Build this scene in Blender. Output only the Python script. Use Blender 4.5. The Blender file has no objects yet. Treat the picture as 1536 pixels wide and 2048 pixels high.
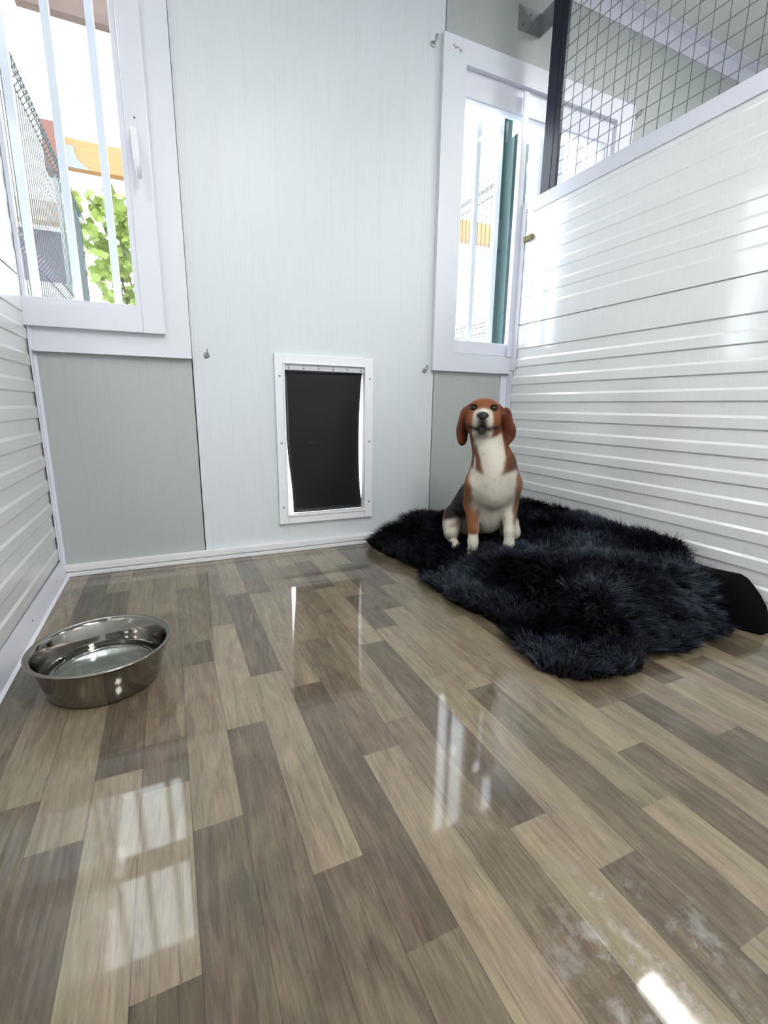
import bpy, bmesh, math, random
import numpy as np
from mathutils import Vector, Matrix

random.seed(7)
rng = np.random.default_rng(11)
scene = bpy.context.scene
COL = scene.collection

# ------------------------------------------------------------------ camera
cam_data = bpy.data.cameras.new('camera')
cam_data.sensor_fit = 'HORIZONTAL'
cam_data.sensor_width = 36.0
cam_data.lens = 36.0 * 939.17 / 1536.0
cam_data.clip_start = 0.02
cam_data.clip_end = 200
cam = bpy.data.objects.new('camera', cam_data)
COL.objects.link(cam)
R_ = Vector((0.91015159, -0.41405349, 0.01355684))
U_ = Vector((0.07863514, 0.204796, 0.97564087))
F_ = Vector((0.4067439, 0.88691505, -0.21895456))
m = Matrix((R_, U_, -F_)).transposed().to_4x4()
m.translation = Vector((0, -1.89057, 0.59894))
cam.matrix_world = m
scene.camera = cam

# ------------------------------------------------------------------ view, world, lights
scene.view_settings.view_transform = 'Standard'
scene.view_settings.look = 'None'
scene.view_settings.gamma = 1
scene.view_settings.use_curve_mapping = False
scene.view_settings.exposure = 0.86

SKY = 4.2
world = bpy.data.worlds.new('overcast_sky')
scene.world = world
world.use_nodes = True
wn = world.node_tree.nodes
wn['Background'].inputs[0].default_value = (0.90, 0.95, 1.0, 1)
wn['Background'].inputs[1].default_value = SKY

LAMP = 34.0

# ------------------------------------------------------------------ helpers
def new_mat(name):
    m = bpy.data.materials.new(name); m.use_nodes = True
    nt = m.node_tree; nt.nodes.clear()
    out = nt.nodes.new('ShaderNodeOutputMaterial')
    b = nt.nodes.new('ShaderNodeBsdfPrincipled')
    nt.links.new(b.outputs[0], out.inputs[0])
    return m, nt, b, out

def simple(name, col, rough=0.5, metal=0.0, spec=0.5, coat=0.0, bump=None, var=0.0, vscale=(5, 5, 5)):
    m, nt, b, out = new_mat(name)
    b.inputs['Base Color'].default_value = (*col, 1)
    b.inputs['Roughness'].default_value = rough
    b.inputs['Metallic'].default_value = metal
    b.inputs['Specular IOR Level'].default_value = spec
    b.inputs['Coat Weight'].default_value = coat
    if bump or var:
        tc = nt.nodes.new('ShaderNodeTexCoord')
        mp = nt.nodes.new('ShaderNodeMapping'); mp.inputs['Scale'].default_value = vscale
        nt.links.new(tc.outputs['Object'], mp.inputs[0])
        nz = nt.nodes.new('ShaderNodeTexNoise'); nz.inputs['Scale'].default_value = 1.0
        nz.inputs['Detail'].default_value = 5
        nt.links.new(mp.outputs[0], nz.inputs['Vector'])
        if var:
            mx = nt.nodes.new('ShaderNodeMix'); mx.data_type = 'RGBA'
            mx.inputs['A'].default_value = (*[c * (1 - var) for c in col], 1)
            mx.inputs['B'].default_value = (*[min(1, c * (1 + var)) for c in col], 1)
            nt.links.new(nz.outputs[0], mx.inputs['Factor'])
            nt.links.new(mx.outputs['Result'], b.inputs['Base Color'])
        if bump:
            bp = nt.nodes.new('ShaderNodeBump'); bp.inputs['Strength'].default_value = bump
            bp.inputs['Distance'].default_value = 0.002
            nt.links.new(nz.outputs[0], bp.inputs['Height'])
            nt.links.new(bp.outputs[0], b.inputs['Normal'])
    return m

def add_box(bm, x0, x1, y0, y1, z0, z1, bevel=0.0):
    v = [bm.verts.new(p) for p in ((x0, y0, z0), (x1, y0, z0), (x1, y1, z0), (x0, y1, z0),
                                   (x0, y0, z1), (x1, y0, z1), (x1, y1, z1), (x0, y1, z1))]
    fs = []
    for q in ((0, 3, 2, 1), (4, 5, 6, 7), (0, 1, 5, 4), (1, 2, 6, 5), (2, 3, 7, 6), (3, 0, 4, 7)):
        fs.append(bm.faces.new([v[i] for i in q]))
    if bevel > 0:
        es = set(e for f in fs for e in f.edges)
        bmesh.ops.bevel(bm, geom=list(es), offset=bevel, segments=2, profile=0.7, affect='EDGES')

def add_tube(bm, pts, r, seg=6, caps=True):
    pts = [Vector(p) for p in pts]
    rings = []
    rad = r if isinstance(r, (list, tuple)) else [r] * len(pts)
    for i, p in enumerate(pts):
        if i == 0: t = pts[1] - p
        elif i == len(pts) - 1: t = p - pts[i - 1]
        else: t = (pts[i + 1] - p).normalized() + (p - pts[i - 1]).normalized()
        t.normalize()
        a = Vector((0, 0, 1)) if abs(t.z) < 0.9 else Vector((1, 0, 0))
        n1 = t.cross(a).normalized(); n2 = t.cross(n1)
        rings.append([bm.verts.new(p + rad[i] * (math.cos(2 * math.pi * k / seg) * n1 + math.sin(2 * math.pi * k / seg) * n2)) for k in range(seg)])
    for a, b in zip(rings, rings[1:]):
        for k in range(seg):
            bm.faces.new((a[k], a[(k + 1) % seg], b[(k + 1) % seg], b[k]))
    if caps:
        bm.faces.new(rings[0][::-1]); bm.faces.new(rings[-1])

def add_lathe(bm, prof, c, seg=64, closed=False):
    rings = []
    for r, z in prof:
        rings.append([bm.verts.new((c[0] + r * math.cos(2 * math.pi * k / seg), c[1] + r * math.sin(2 * math.pi * k / seg), c[2] + z)) for k in range(seg)] if r > 1e-6
                     else [bm.verts.new((c[0], c[1], c[2] + z))])
    for a, b in zip(rings, rings[1:]):
        for k in range(seg):
            k2 = (k + 1) % seg
            if len(a) == 1: bm.faces.new((a[0], b[k2], b[k]))
            elif len(b) == 1: bm.faces.new((a[k], a[k2], b[0]))
            else: bm.faces.new((a[k], a[k2], b[k2], b[k]))

def obj(name, bm, mat, parent=None, smooth=False, loc=None):
    me = bpy.data.meshes.new(name)
    bmesh.ops.recalc_face_normals(bm, faces=bm.faces[:])
    bm.to_mesh(me); bm.free()
    if smooth:
        for p in me.polygons: p.use_smooth = True
    if mat: me.materials.append(mat)
    o = bpy.data.objects.new(name, me); COL.objects.link(o)
    if parent:
        o.parent = parent
        o.matrix_parent_inverse = Matrix.Translation(-parent.location) if parent.type == 'EMPTY' and not loc else Matrix()
    return o

def thing(name, label, cat, loc=(0, 0, 0), group=None, kind=None):
    o = bpy.data.objects.new(name, None); COL.objects.link(o)
    o.location = loc; o.empty_display_size = 0.05
    if label: o['label'] = label
    if cat: o['category'] = cat
    if group: o['group'] = group
    if kind: o['kind'] = kind
    return o

def tag(o, label=None, cat=None, group=None, kind=None):
    if label: o['label'] = label
    if cat: o['category'] = cat
    if group: o['group'] = group
    if kind: o['kind'] = kind
    return o

def B(*boxes, bevel=0.0):
    bm = bmesh.new()
    for b in boxes: add_box(bm, *b, bevel=bevel)
    return bm

# ------------------------------------------------------------------ materials
def panel_mat(name, col, rough, streak=0.15, groove=False, stain=True, coat=0.0):
    m, nt, b, out = new_mat(name)
    N = nt.nodes.new; L = nt.links.new
    geo = N('ShaderNodeNewGeometry')
    mp = N('ShaderNodeMapping'); mp.inputs['Scale'].default_value = (320, 320, 5)
    L(geo.outputs['Position'], mp.inputs[0])
    nz = N('ShaderNodeTexNoise'); nz.inputs['Scale'].default_value = 1; nz.inputs['Detail'].default_value = 4
    L(mp.outputs[0], nz.inputs['Vector'])
    mp2 = N('ShaderNodeMapping'); mp2.inputs['Scale'].default_value = (3.0, 3.0, 1.6)
    L(geo.outputs['Position'], mp2.inputs[0])
    n2 = N('ShaderNodeTexNoise'); n2.inputs['Scale'].default_value = 1.0; n2.inputs['Detail'].default_value = 6
    n2.inputs['Roughness'].default_value = 0.65
    L(mp2.outputs[0], n2.inputs['Vector'])
    rp = N('ShaderNodeValToRGB'); rp.color_ramp.elements[0].position = 0.56; rp.color_ramp.elements[1].position = 0.78
    rp.color_ramp.elements[0].color = (0, 0, 0, 1); rp.color_ramp.elements[1].color = (1, 1, 1, 1)
    L(n2.outputs[0], rp.inputs[0])
    mul = N('ShaderNodeMath'); mul.operation = 'MULTIPLY'; mul.inputs[1].default_value = 0.30 if stain else 0.0
    L(rp.outputs[0], mul.inputs[0])
    mx0 = N('ShaderNodeMix'); mx0.data_type = 'RGBA'
    mx0.inputs['A'].default_value = (*[c * 0.93 for c in col], 1); mx0.inputs['B'].default_value = (*[min(1, c * 1.06) for c in col], 1)
    L(nz.outputs[0], mx0.inputs['Factor'])
    mx = N('ShaderNodeMix'); mx.data_type = 'RGBA'
    L(mul.outputs[0], mx.inputs['Factor']); L(mx0.outputs['Result'], mx.inputs['A'])
    mx.inputs['B'].default_value = (col[0] * 0.93, col[1] * 0.86, col[2] * 0.66, 1)
    L(mx.outputs['Result'], b.inputs['Base Color'])
    b.inputs['Roughness'].default_value = rough
    b.inputs['Coat Weight'].default_value = coat
    b.inputs['Coat Roughness'].default_value = 0.10
    b.inputs['Coat IOR'].default_value = 1.9
    bp = N('ShaderNodeBump'); bp.inputs['Strength'].default_value = streak; bp.inputs['Distance'].default_value = 0.0006
    L(nz.outputs[0], bp.inputs['Height'])
    last = bp
    if groove:
        sx = N('ShaderNodeSeparateXYZ'); L(geo.outputs['Position'], sx.inputs[0])
        a = N('ShaderNodeMath'); a.operation = 'MULTIPLY_ADD'; a.inputs[1].default_value = 10.0; a.inputs[2].default_value = 0.72 + 20.5
        L(sx.outputs['X'], a.inputs[0])
        fr = N('ShaderNodeMath'); fr.operation = 'FRACT'; L(a.outputs[0], fr.inputs[0])
        sb = N('ShaderNodeMath'); sb.operation = 'SUBTRACT'; sb.inputs[1].default_value = 0.5; L(fr.outputs[0], sb.inputs[0])
        ab = N('ShaderNodeMath'); ab.operation = 'ABSOLUTE'; L(sb.outputs[0], ab.inputs[0])
        mr = N('ShaderNodeMapRange'); mr.inputs['From Min'].default_value = 0.0; mr.inputs['From Max'].default_value = 0.010
        mr.interpolation_type = 'SMOOTHSTEP'
        L(ab.outputs[0], mr.inputs['Value'])
        bp2 = N('ShaderNodeBump'); bp2.inputs['Strength'].default_value = 0.5; bp2.inputs['Distance'].default_value = 0.0012
        L(mr.outputs[0], bp2.inputs['Height']); L(bp.outputs[0], bp2.inputs['Normal'])
        last = bp2
    L(last.outputs[0], b.inputs['Normal'])
    return m

M_back = panel_mat('back_panel_paint', (0.69, 0.735, 0.78), 0.38, 0.35, groove=True)
M_back2 = panel_mat('greyer_panel_paint', (0.445, 0.48, 0.475), 0.40, 0.35, groove=True)
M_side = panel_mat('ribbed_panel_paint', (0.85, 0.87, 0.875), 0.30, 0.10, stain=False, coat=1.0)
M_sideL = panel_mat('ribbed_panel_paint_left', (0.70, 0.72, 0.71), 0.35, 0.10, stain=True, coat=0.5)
M_pvc = simple('white_pvc', (0.76, 0.78, 0.86), 0.28, bump=0.04, vscale=(60, 60, 60))
M_case = simple('window_casing_white', (0.74, 0.77, 0.84), 0.35, var=0.03, vscale=(8, 8, 8))
M_trim = simple('folded_sheet_trim', (0.76, 0.78, 0.87), 0.30, var=0.03, vscale=(10, 10, 10))
M_dark = simple('dark_gap', (0.03, 0.03, 0.03), 0.8)
M_white = simple('white_plastic', (0.85, 0.87, 0.92), 0.3)
M_galv = simple('galvanised_steel', (0.42, 0.45, 0.47), 0.38, metal=0.9, var=0.25, vscale=(60, 60, 60))
M_screw = simple('screw_zinc', (0.35, 0.36, 0.38), 0.35, metal=1.0)
M_black = simple('black_steel_paint', (0.008, 0.009, 0.026), 0.4)
M_wire = simple('galvanised_wire', (0.13, 0.135, 0.15), 0.4, metal=0.3)
M_fwire = simple('fence_wire_grey', (0.012, 0.02, 0.022), 0.45)
M_flap = simple('smoked_vinyl_flap', (0.018, 0.018, 0.019), 0.32, bump=0.3, vscale=(6, 6, 3))
M_ceil = simple('ceiling_panel', (0.72, 0.74, 0.72), 0.5, var=0.03)
M_green = simple('green_painted_steel', (0.03, 0.085, 0.075), 0.35, var=0.25, vscale=(15, 15, 4))
M_beam = simple('orange_timber', (0.30, 0.135, 0.045), 0.6, var=0.35, vscale=(4, 30, 60))
M_redpost = simple('red_brown_timber', (0.13, 0.045, 0.03), 0.6, var=0.3, vscale=(20, 20, 3))
M_fascia = simple('weathered_fascia', (0.10, 0.062, 0.05), 0.7, var=0.5, vscale=(5, 20, 30))
M_leaf = simple('vine_leaf', (0.17, 0.23, 0.03), 0.5, var=0.5, vscale=(7, 7, 7))
M_ground = simple('pale_concrete', (0.55, 0.55, 0.53), 0.8, var=0.08)
M_stem = simple('vine_stem', (0.09, 0.05, 0.03), 0.8)

def glass_mat():
    m = bpy.data.materials.new('window_glass'); m.use_nodes = True
    nt = m.node_tree; nt.nodes.clear()
    out = nt.nodes.new('ShaderNodeOutputMaterial')
    tr = nt.nodes.new('ShaderNodeBsdfTransparent'); tr.inputs[0].default_value = (0.96, 0.98, 0.98, 1)
    gl = nt.nodes.new('ShaderNodeBsdfGlossy'); gl.inputs['Roughness'].default_value = 0.01
    lw = nt.nodes.new('ShaderNodeLayerWeight'); lw.inputs[0].default_value = 0.5     # facing term, same from both sides of the pane
    pw = nt.nodes.new('ShaderNodeMath'); pw.operation = 'POWER'; pw.inputs[1].default_value = 5.0
    nt.links.new(lw.outputs['Facing'], pw.inputs[0])
    fr = nt.nodes.new('ShaderNodeMath'); fr.operation = 'MULTIPLY_ADD'; fr.inputs[1].default_value = .95; fr.inputs[2].default_value = .045
    nt.links.new(pw.outputs[0], fr.inputs[0])
    mx = nt.nodes.new('ShaderNodeMixShader')
    nt.links.new(fr.outputs[0], mx.inputs[0]); nt.links.new(tr.outputs[0], mx.inputs[1]); nt.links.new(gl.outputs[0], mx.inputs[2])
    nt.links.new(mx.outputs[0], out.inputs[0])
    return m
M_glass = glass_mat()

def emit_mat(name, col, s):
    m = bpy.data.materials.new(name); m.use_nodes = True
    nt = m.node_tree; nt.nodes.clear()
    out = nt.nodes.new('ShaderNodeOutputMaterial'); e = nt.nodes.new('ShaderNodeEmission')
    e.inputs[0].default_value = (*col, 1); e.inputs[1].default_value = s
    nt.links.new(e.outputs[0], out.inputs[0]); return m
M_led = emit_mat('led_diffuser', (1.0, 0.985, 0.95), LAMP)

# ------------------------------------------------------------------ room shell
XL, XR = -0.371, 1.507          # inner faces of the two partitions
YF = -3.3                       # wall behind the camera
CZ = 2.372                      # ceiling
BX0, BX1 = -2.25, 3.40          # outer ends of the building

# floor: printed vinyl planks, one mesh, board tone as an attribute of each board
PW, PX = 0.0700, -0.0115
joints = {  # strip: [(y of joint, tone nearer the back wall, tone nearer the camera)]
 -5: [(-.62, .75, .3), (-1.15, .3, .6)], -4: [(-.55, .2, .72), (-1.122, .72, .28)], -3: [(-.235, .75, .25), (-.75, .3, .75), (-1.225, .75, .22)],
 -2: [(-.109, .3, .75), (-.55, .75, .25), (-1.111, .25, .85)], -1: [(-.10, .3, .72), (-.463, .75, .38), (-1.054, .72, .3), (-1.17, .3, .75), (-1.463, .75, .15)],
 0: [(-.279, .8, .5), (-.686, .5, .3), (-.80, .3, .62), (-1.273, .75, .25)], 1: [(-.15, .6, .42), (-.611, .42, .85), (-1.067, .82, .28)],
 2: [(-.399, .78, .3), (-.903, .15, .72), (-1.405, .78, .33)], 3: [(-.42, .35, .62), (-.981, .82, .16), (-1.535, .36, .5)],
 4: [(-.05, .7, .8), (-.785, .62, .22), (-1.232, .6, .8)], 5: [(-.19, .8, .3), (-.649, .8, .45), (-1.166, .78, .2), (-1.645, .75, .35)],
 6: [(-.16, .7, .2), (-.457, .2, .82), (-.865, .8, .22), (-1.453, .25, .8)], 7: [(-.1, .5, .8), (-.555, .85, .18), (-.80, .3, .8), (-1.551, .8, .25)],
 8: [(-.25, .75, .3), (-.691, .3, .85), (-1.14, .75, .3), (-1.685, .45, .8)], 9: [(-.512, .2, .85), (-1.026, .5, .85), (-1.507, .35, .8)],
 10: [(-.3, .3, .7), (-.82, .55, .8), (-1.405, .85, .3)], 11: [(-.2, .7, .4), (-.7, .4, .6), (-1.30, .3, .72), (-1.7, .7, .4)],
 12: [(-.95, .4, .5), (-1.30, .5, .15)], 13: [(-.9, .3, .65), (-1.45, .6, .3)], 14: [(-1.297, .2, .8)], 15: [(-1.22, .5, .8), (-1.6, .8, .4)],
 16: [(-1.25, .8, .3)], 17: [(-1.2, .4, .75)], 18: [(-1.286, .15, .5)], 19: [(-1.2, .75, .35)]}
bm = bmesh.new()
tl = bm.loops.layers.float_color.new('tone')
k0 = int(math.floor((BX0 - PX) / PW)); k1 = int(math.ceil((BX1 - PX) / PW))
for k in range(k0, k1):
    xa, xb = max(BX0, PX + k * PW), min(BX1, PX + (k + 1) * PW)
    ys = []; tones = []
    js = joints.get(k, [])
    y = 0.0; tprev = js[0][1] if js else random.uniform(.15, .85)
    ys.append(0.0); tones.append(tprev)
    if not js:
        y = -random.uniform(.05, .5)
        ys.append(y); tprev = (tprev + random.uniform(.25, .6)) % 0.8 + .1; tones.append(tprev)
    for (jy, a, b) in js:
        tones[-1] = a if ys[-1] == 0 else 0.5 * (tones[-1] + a)
        ys.append(jy); tones.append(b)
    while ys[-1] > YF:
        ys.append(ys[-1] - random.uniform(.42, .56)); tones.append((tones[-1] + random.uniform(.25, .6)) % 0.8 + .1)
    for i in range(len(ys) - 1):
        ya, yb = ys[i], max(YF, ys[i + 1])
        if yb >= ya: continue
        f = bm.faces.new([bm.verts.new(p) for p in ((xa, yb, 0), (xb, yb, 0), (xb, ya, 0), (xa, ya, 0))])
        rid = random.random(); r2 = random.random()
        for lp in f.loops: lp[tl] = (tones[i], rid, r2, 1)
add_box(bm, BX0, BX1, YF, 0.0, -0.05, -0.0005)
for f in bm.faces[-6:]:
    for lp in f.loops: lp[tl] = (.5, .5, .5, 1)
def floor_mat():
    m, nt, b, out = new_mat('printed_vinyl_planks')
    N = nt.nodes.new; L = nt.links.new
    at = N('ShaderNodeAttribute'); at.attribute_name = 'tone'
    sp = N('ShaderNodeSeparateColor'); L(at.outputs['Color'], sp.inputs[0])
    geo = N('ShaderNodeNewGeometry')
    off = N('ShaderNodeCombineXYZ')
    m1 = N('ShaderNodeMath'); m1.operation = 'MULTIPLY'; m1.inputs[1].default_value = 37.0; L(sp.outputs[1], m1.inputs[0])
    m2 = N('ShaderNodeMath'); m2.operation = 'MULTIPLY'; m2.inputs[1].default_value = 23.0; L(sp.outputs[2], m2.inputs[0])
    L(m1.outputs[0], off.inputs[0]); L(m2.outputs[0], off.inputs[1]); L(m1.outputs[0], off.inputs[2])
    add = N('ShaderNodeVectorMath'); add.operation = 'ADD'; L(geo.outputs['Position'], add.inputs[0]); L(off.outputs[0], add.inputs[1])
    def noise(scale, detail, dist=0.0, rough=.6):
        mp = N('ShaderNodeMapping'); mp.inputs['Scale'].default_value = scale; L(add.outputs[0], mp.inputs[0])
        n = N('ShaderNodeTexNoise'); n.inputs['Scale'].default_value = 1; n.inputs['Detail'].default_value = detail
        n.inputs['Roughness'].default_value = rough; n.inputs['Distortion'].default_value = dist
        L(mp.outputs[0], n.inputs['Vector']); return n
    grain = noise((300, 20, 1), 7, 0.6, .72)       # fine grain along the board
    band = noise((30, 3.6, 1), 5, 2.6)             # broad darker streaks
    blotch = noise((16, 7, 1), 5, 1.0)
    hue = noise((18, 2.2, 1), 2, .5)
    # tone
    def madd(a, mulv, addv):
        n = N('ShaderNodeMath'); n.operation = 'MULTIPLY_ADD'; L(a, n.inputs[0]); n.inputs[1].default_value = mulv
        if isinstance(addv, float): n.inputs[2].default_value = addv
        else: L(addv, n.inputs[2])
        return n.outputs[0]
    t = madd(sp.outputs[0], 0.70, 0.15)
    t = madd(grain.outputs[0], 0.55, madd(t, 1.0, -0.275))
    t = madd(band.outputs[0], 0.75, madd(t, 1.0, -0.375))
    t = madd(blotch.outputs[0], 0.5, madd(t, 1.0, -0.25))
    cr = N('ShaderNodeValToRGB'); L(t, cr.inputs[0])
    e = cr.color_ramp.elements
    e[0].position = 0.0; e[0].color = (0.047, 0.036, 0.026, 1)
    e[1].position = 1.0; e[1].color = (0.31, 0.26, 0.18, 1)
    for pos, c in ((.28, (0.088, 0.069, 0.049, 1)), (.5, (0.147, 0.118, 0.082, 1)), (.75, (0.228, 0.187, 0.130, 1))):
        n = e.new(pos); n.color = c
    # greenish / reddish drift
    mixh = N('ShaderNodeMix'); mixh.data_type = 'RGBA'; mixh.blend_type = 'MULTIPLY'; mixh.inputs['Factor'].default_value = 1.0
    hr = N('ShaderNodeValToRGB'); L(hue.outputs[0], hr.inputs[0])
    hr.color_ramp.elements[0].position = .35; hr.color_ramp.elements[0].color = (1.0, .93, .93, 1)
    hr.color_ramp.elements[1].position = .65; hr.color_ramp.elements[1].color = (.96, 1.0, .92, 1)
    L(cr.outputs[0], mixh.inputs['A']); L(hr.outputs[0], mixh.inputs['B'])
    # dark pores
    pore = noise((420, 10, 1), 2, 0.0, .5)
    pr = N('ShaderNodeValToRGB'); L(pore.outputs[0], pr.inputs[0])
    pr.color_ramp.elements[0].position = .30; pr.color_ramp.elements[0].color = (.55, .52, .5, 1)
    pr.color_ramp.elements[1].position = .38; pr.color_ramp.elements[1].color = (1, 1, 1, 1)
    mp_ = N('ShaderNodeMix'); mp_.data_type = 'RGBA'; mp_.blend_type = 'MULTIPLY'; mp_.inputs['Factor'].default_value = .8
    L(mixh.outputs['Result'], mp_.inputs['A']); L(pr.outputs[0], mp_.inputs['B'])
    # plank edge lines
    sx = N('ShaderNodeSeparateXYZ'); L(geo.outputs['Position'], sx.inputs[0])
    a = N('ShaderNodeMath'); a.operation = 'SUBTRACT'; a.inputs[1].default_value = PX - 70 * PW; L(sx.outputs[0], a.inputs[0])
    dv = N('ShaderNodeMath'); dv.operation = 'DIVIDE'; dv.inputs[1].default_value = PW; L(a.outputs[0], dv.inputs[0])
    fr = N('ShaderNodeMath'); fr.operation = 'FRACT'; L(dv.outputs[0], fr.inputs[0])
    pp = N('ShaderNodeMath'); pp.operation = 'PINGPONG'; pp.inputs[1].default_value = 0.5; L(fr.outputs[0], pp.inputs[0])
    el = N('ShaderNodeMapRange'); el.inputs['From Min'].default_value = 0.004; el.inputs['From Max'].default_value = 0.016
    el.inputs['To Min'].default_value = 0.55; el.inputs['To Max'].default_value = 1.0; L(pp.outputs[0], el.inputs['Value'])
    me_ = N('ShaderNodeMix'); me_.data_type = 'RGBA'; me_.blend_type = 'MULTIPLY'; me_.inputs['Factor'].default_value = 1
    L(mp_.outputs['Result'], me_.inputs['A']); L(el.outputs[0], me_.inputs['B'])
    # dried wiping smears, strongest in one patch by the right partition
    gp = N('ShaderNodeVectorMath'); gp.operation = 'DISTANCE'; gp.inputs[1].default_value = (0.44, -1.66, 0)
    L(geo.outputs['Position'], gp.inputs[0])
    gm = N('ShaderNodeMapRange'); gm.inputs['From Min'].default_value = 0.05; gm.inputs['From Max'].default_value = 0.15
    gm.inputs['To Min'].default_value = 1; gm.inputs['To Max'].default_value = 0; L(gp.outputs['Value'], gm.inputs['Value'])
    sn = N('ShaderNodeTexNoise'); sn.inputs['Scale'].default_value = 24; sn.inputs['Detail'].default_value = 8; sn.inputs['Roughness'].default_value = .7; sn.inputs['Distortion'].default_value = .25
    L(geo.outputs['Position'], sn.inputs['Vector'])
    sr = N('ShaderNodeMapRange'); sr.inputs['From Min'].default_value = .5; sr.inputs['From Max'].default_value = .75; L(sn.outputs[0], sr.inputs['Value'])
    sm = N('ShaderNodeMath'); sm.operation = 'MULTIPLY'; L(gm.outputs[0], sm.inputs[0]); L(sr.outputs[0], sm.inputs[1])
    sm2 = N('ShaderNodeMath'); sm2.operation = 'MULTIPLY'; sm2.inputs[1].default_value = 0.55; L(sm.outputs[0], sm2.inputs[0])
    ms = N('ShaderNodeMix'); ms.data_type = 'RGBA'; L(sm2.outputs[0], ms.inputs['Factor'])
    L(me_.outputs['Result'], ms.inputs['A']); ms.inputs['B'].default_value = (.62, .62, .66, 1)
    L(ms.outputs['Result'], b.inputs['Base Color'])
    b.inputs['Roughness'].default_value = 0.42
    b.inputs['Specular IOR Level'].default_value = 0.25
    b.inputs['Coat Weight'].default_value = 1.0
    b.inputs['Coat IOR'].default_value = 1.45
    cr2 = N('ShaderNodeMapRange'); L(blotch.outputs[0], cr2.inputs['Value']); cr2.inputs['To Min'].default_value = .015; cr2.inputs['To Max'].default_value = .06
    L(cr2.outputs[0], b.inputs['Coat Roughness'])
    bp = N('ShaderNodeBump'); bp.inputs['Strength'].default_value = .12; bp.inputs['Distance'].default_value = .0004
    L(grain.outputs[0], bp.inputs['Height']); L(bp.outputs[0], b.inputs['Normal'])
    bp2 = N('ShaderNodeBump'); bp2.inputs['Strength'].default_value = .02; bp2.inputs['Distance'].default_value = .0004
    L(grain.outputs[0], bp2.inputs['Height']); L(bp2.outputs[0], b.inputs['Coat Normal'])
    return m
M_floor = floor_mat()
me = bpy.data.meshes.new('floor'); bm.to_mesh(me); bm.free(); me.materials.append(M_floor)
o = bpy.data.objects.new('floor', me); COL.objects.link(o); tag(o, kind='structure')

# ceiling with seams
bm = bmesh.new()
xs = [BX0 - .05, -1.1, -.1, .9, 1.9, 2.9, BX1 + .05]
for a, b in zip(xs, xs[1:]):
    add_box(bm, a + .002, b - .002, YF - .05, .06, CZ, CZ + .06)
add_box(bm, xs[0], xs[-1], YF - .05, .06, CZ + .004, CZ + .05)
tag(obj('ceiling', bm, M_ceil), kind='structure')
tag(obj('trim_1', B((BX0, BX1, -.05, -.001, CZ - .006, CZ), (BX0, BX1, -.006, -.001, CZ - .075, CZ)), M_trim), kind='structure')

# back wall: vertical sandwich panels with joints, cut round the openings
WT = 0.06
holes = [(-.90, .03, .84, 1.93), (.431, .764, .158, .756), (1.115, 2.085, .84, 1.945)]
seams = [-1.899, -.899, .101, 1.101, 2.101, 3.101]
def wall_with_holes(bm, x0, x1, z0, z1, holes, seams):
    xs = sorted(set([x0, x1] + [h[0] for h in holes] + [h[1] for h in holes] + [s + d for s in seams for d in (-.0022, .0022)]))
    zs = sorted(set([z0, z1] + [h[2] for h in holes] + [h[3] for h in holes]))
    for a, b in zip(xs, xs[1:]):
        xm = .5 * (a + b); seam = any(abs(xm - s) < .0018 for s in seams)
        for c, d in zip(zs, zs[1:]):
            zm = .5 * (c + d)
            if any(h[0] < xm < h[1] and h[2] < zm < h[3] for h in holes): continue
            add_box(bm, a, b, 0.045 if seam else 0.0, WT, c, d)
bm = bmesh.new(); wall_with_holes(bm, BX0, BX1, 0, CZ, holes, seams)
wb = obj('wall_back', bm, M_back); tag(wb, kind='structure')
wb.data.materials.append(M_back2)      # the panels left and right of the middle one are a greyer batch
for p_ in wb.data.polygons:
    p_.material_index = 0 if .1 < p_.center.x < 1.1015 else 1

# ribbed partitions
PER = 0.0794
def rib_profile(z_top, first):
    pts = [(0.0, z_top)]
    z = first
    while z > 0.03:
        pts += [(0.0, z), (-.0040, z - .004)]
        zz = z - .043
        if zz < 0.012: break
        pts += [(-.0040, zz), (0.0, zz - .007)]
        z -= PER
    pts.append((pts[-1][0], 0.0))
    return pts
def partition(name, xf, sgn, mat):
    bm = bmesh.new()
    joint = .970
    for (zt, zb, first, dp) in ((joint - .0025, 0.0, joint - .1018, .0036), (1.45, joint + .0025, 1.45 - .045, .0014)):
        pr = []
        z = first
        pr.append((0.0, zt))
        while True:
            if z - .05 < zb + .006: break
            pr += [(0.0, z), (-dp, z - .0045), (-dp, z - .042), (0.0, z - .050)]
            z -= PER
        pr.append((0.0, zb))
        a = [bm.verts.new((xf - sgn * d, YF, z)) for d, z in pr]
        b = [bm.verts.new((xf - sgn * d, -.004, z)) for d, z in pr]
        # d negative = recessed: surface moves away from the room
        for i in range(len(pr) - 1):
            bm.faces.new((a[i], a[i + 1], b[i + 1], b[i]))
        add_box(bm, *sorted((xf + sgn * .0055, xf + sgn * .05)), YF, -.004, zb, zt)
    add_box(bm, *sorted((xf + sgn * .008, xf + sgn * .045)), YF, -.004, .96, .98)
    w = obj(name, bm, mat); tag(w, kind='structure')
    bm = bmesh.new()
    x0, x1 = sorted((xf - sgn * .004, xf + sgn * .054))
    add_box(bm, x0, x1, YF, -.10, 1.4725, 1.4765, bevel=.0012)
    add_box(bm, *sorted((xf - sgn * .004, xf - sgn * .0008)), YF, -.10, 1.424, 1.4735)
    add_box(bm, *sorted((xf + sgn * .051, xf + sgn * .054)), YF, -.10, 1.424, 1.4735)
    c = obj('cap_rail', bm, M_trim, w)
    return w
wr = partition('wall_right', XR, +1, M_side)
wl = partition('wall_left', XL, -1, M_sideL)

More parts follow.
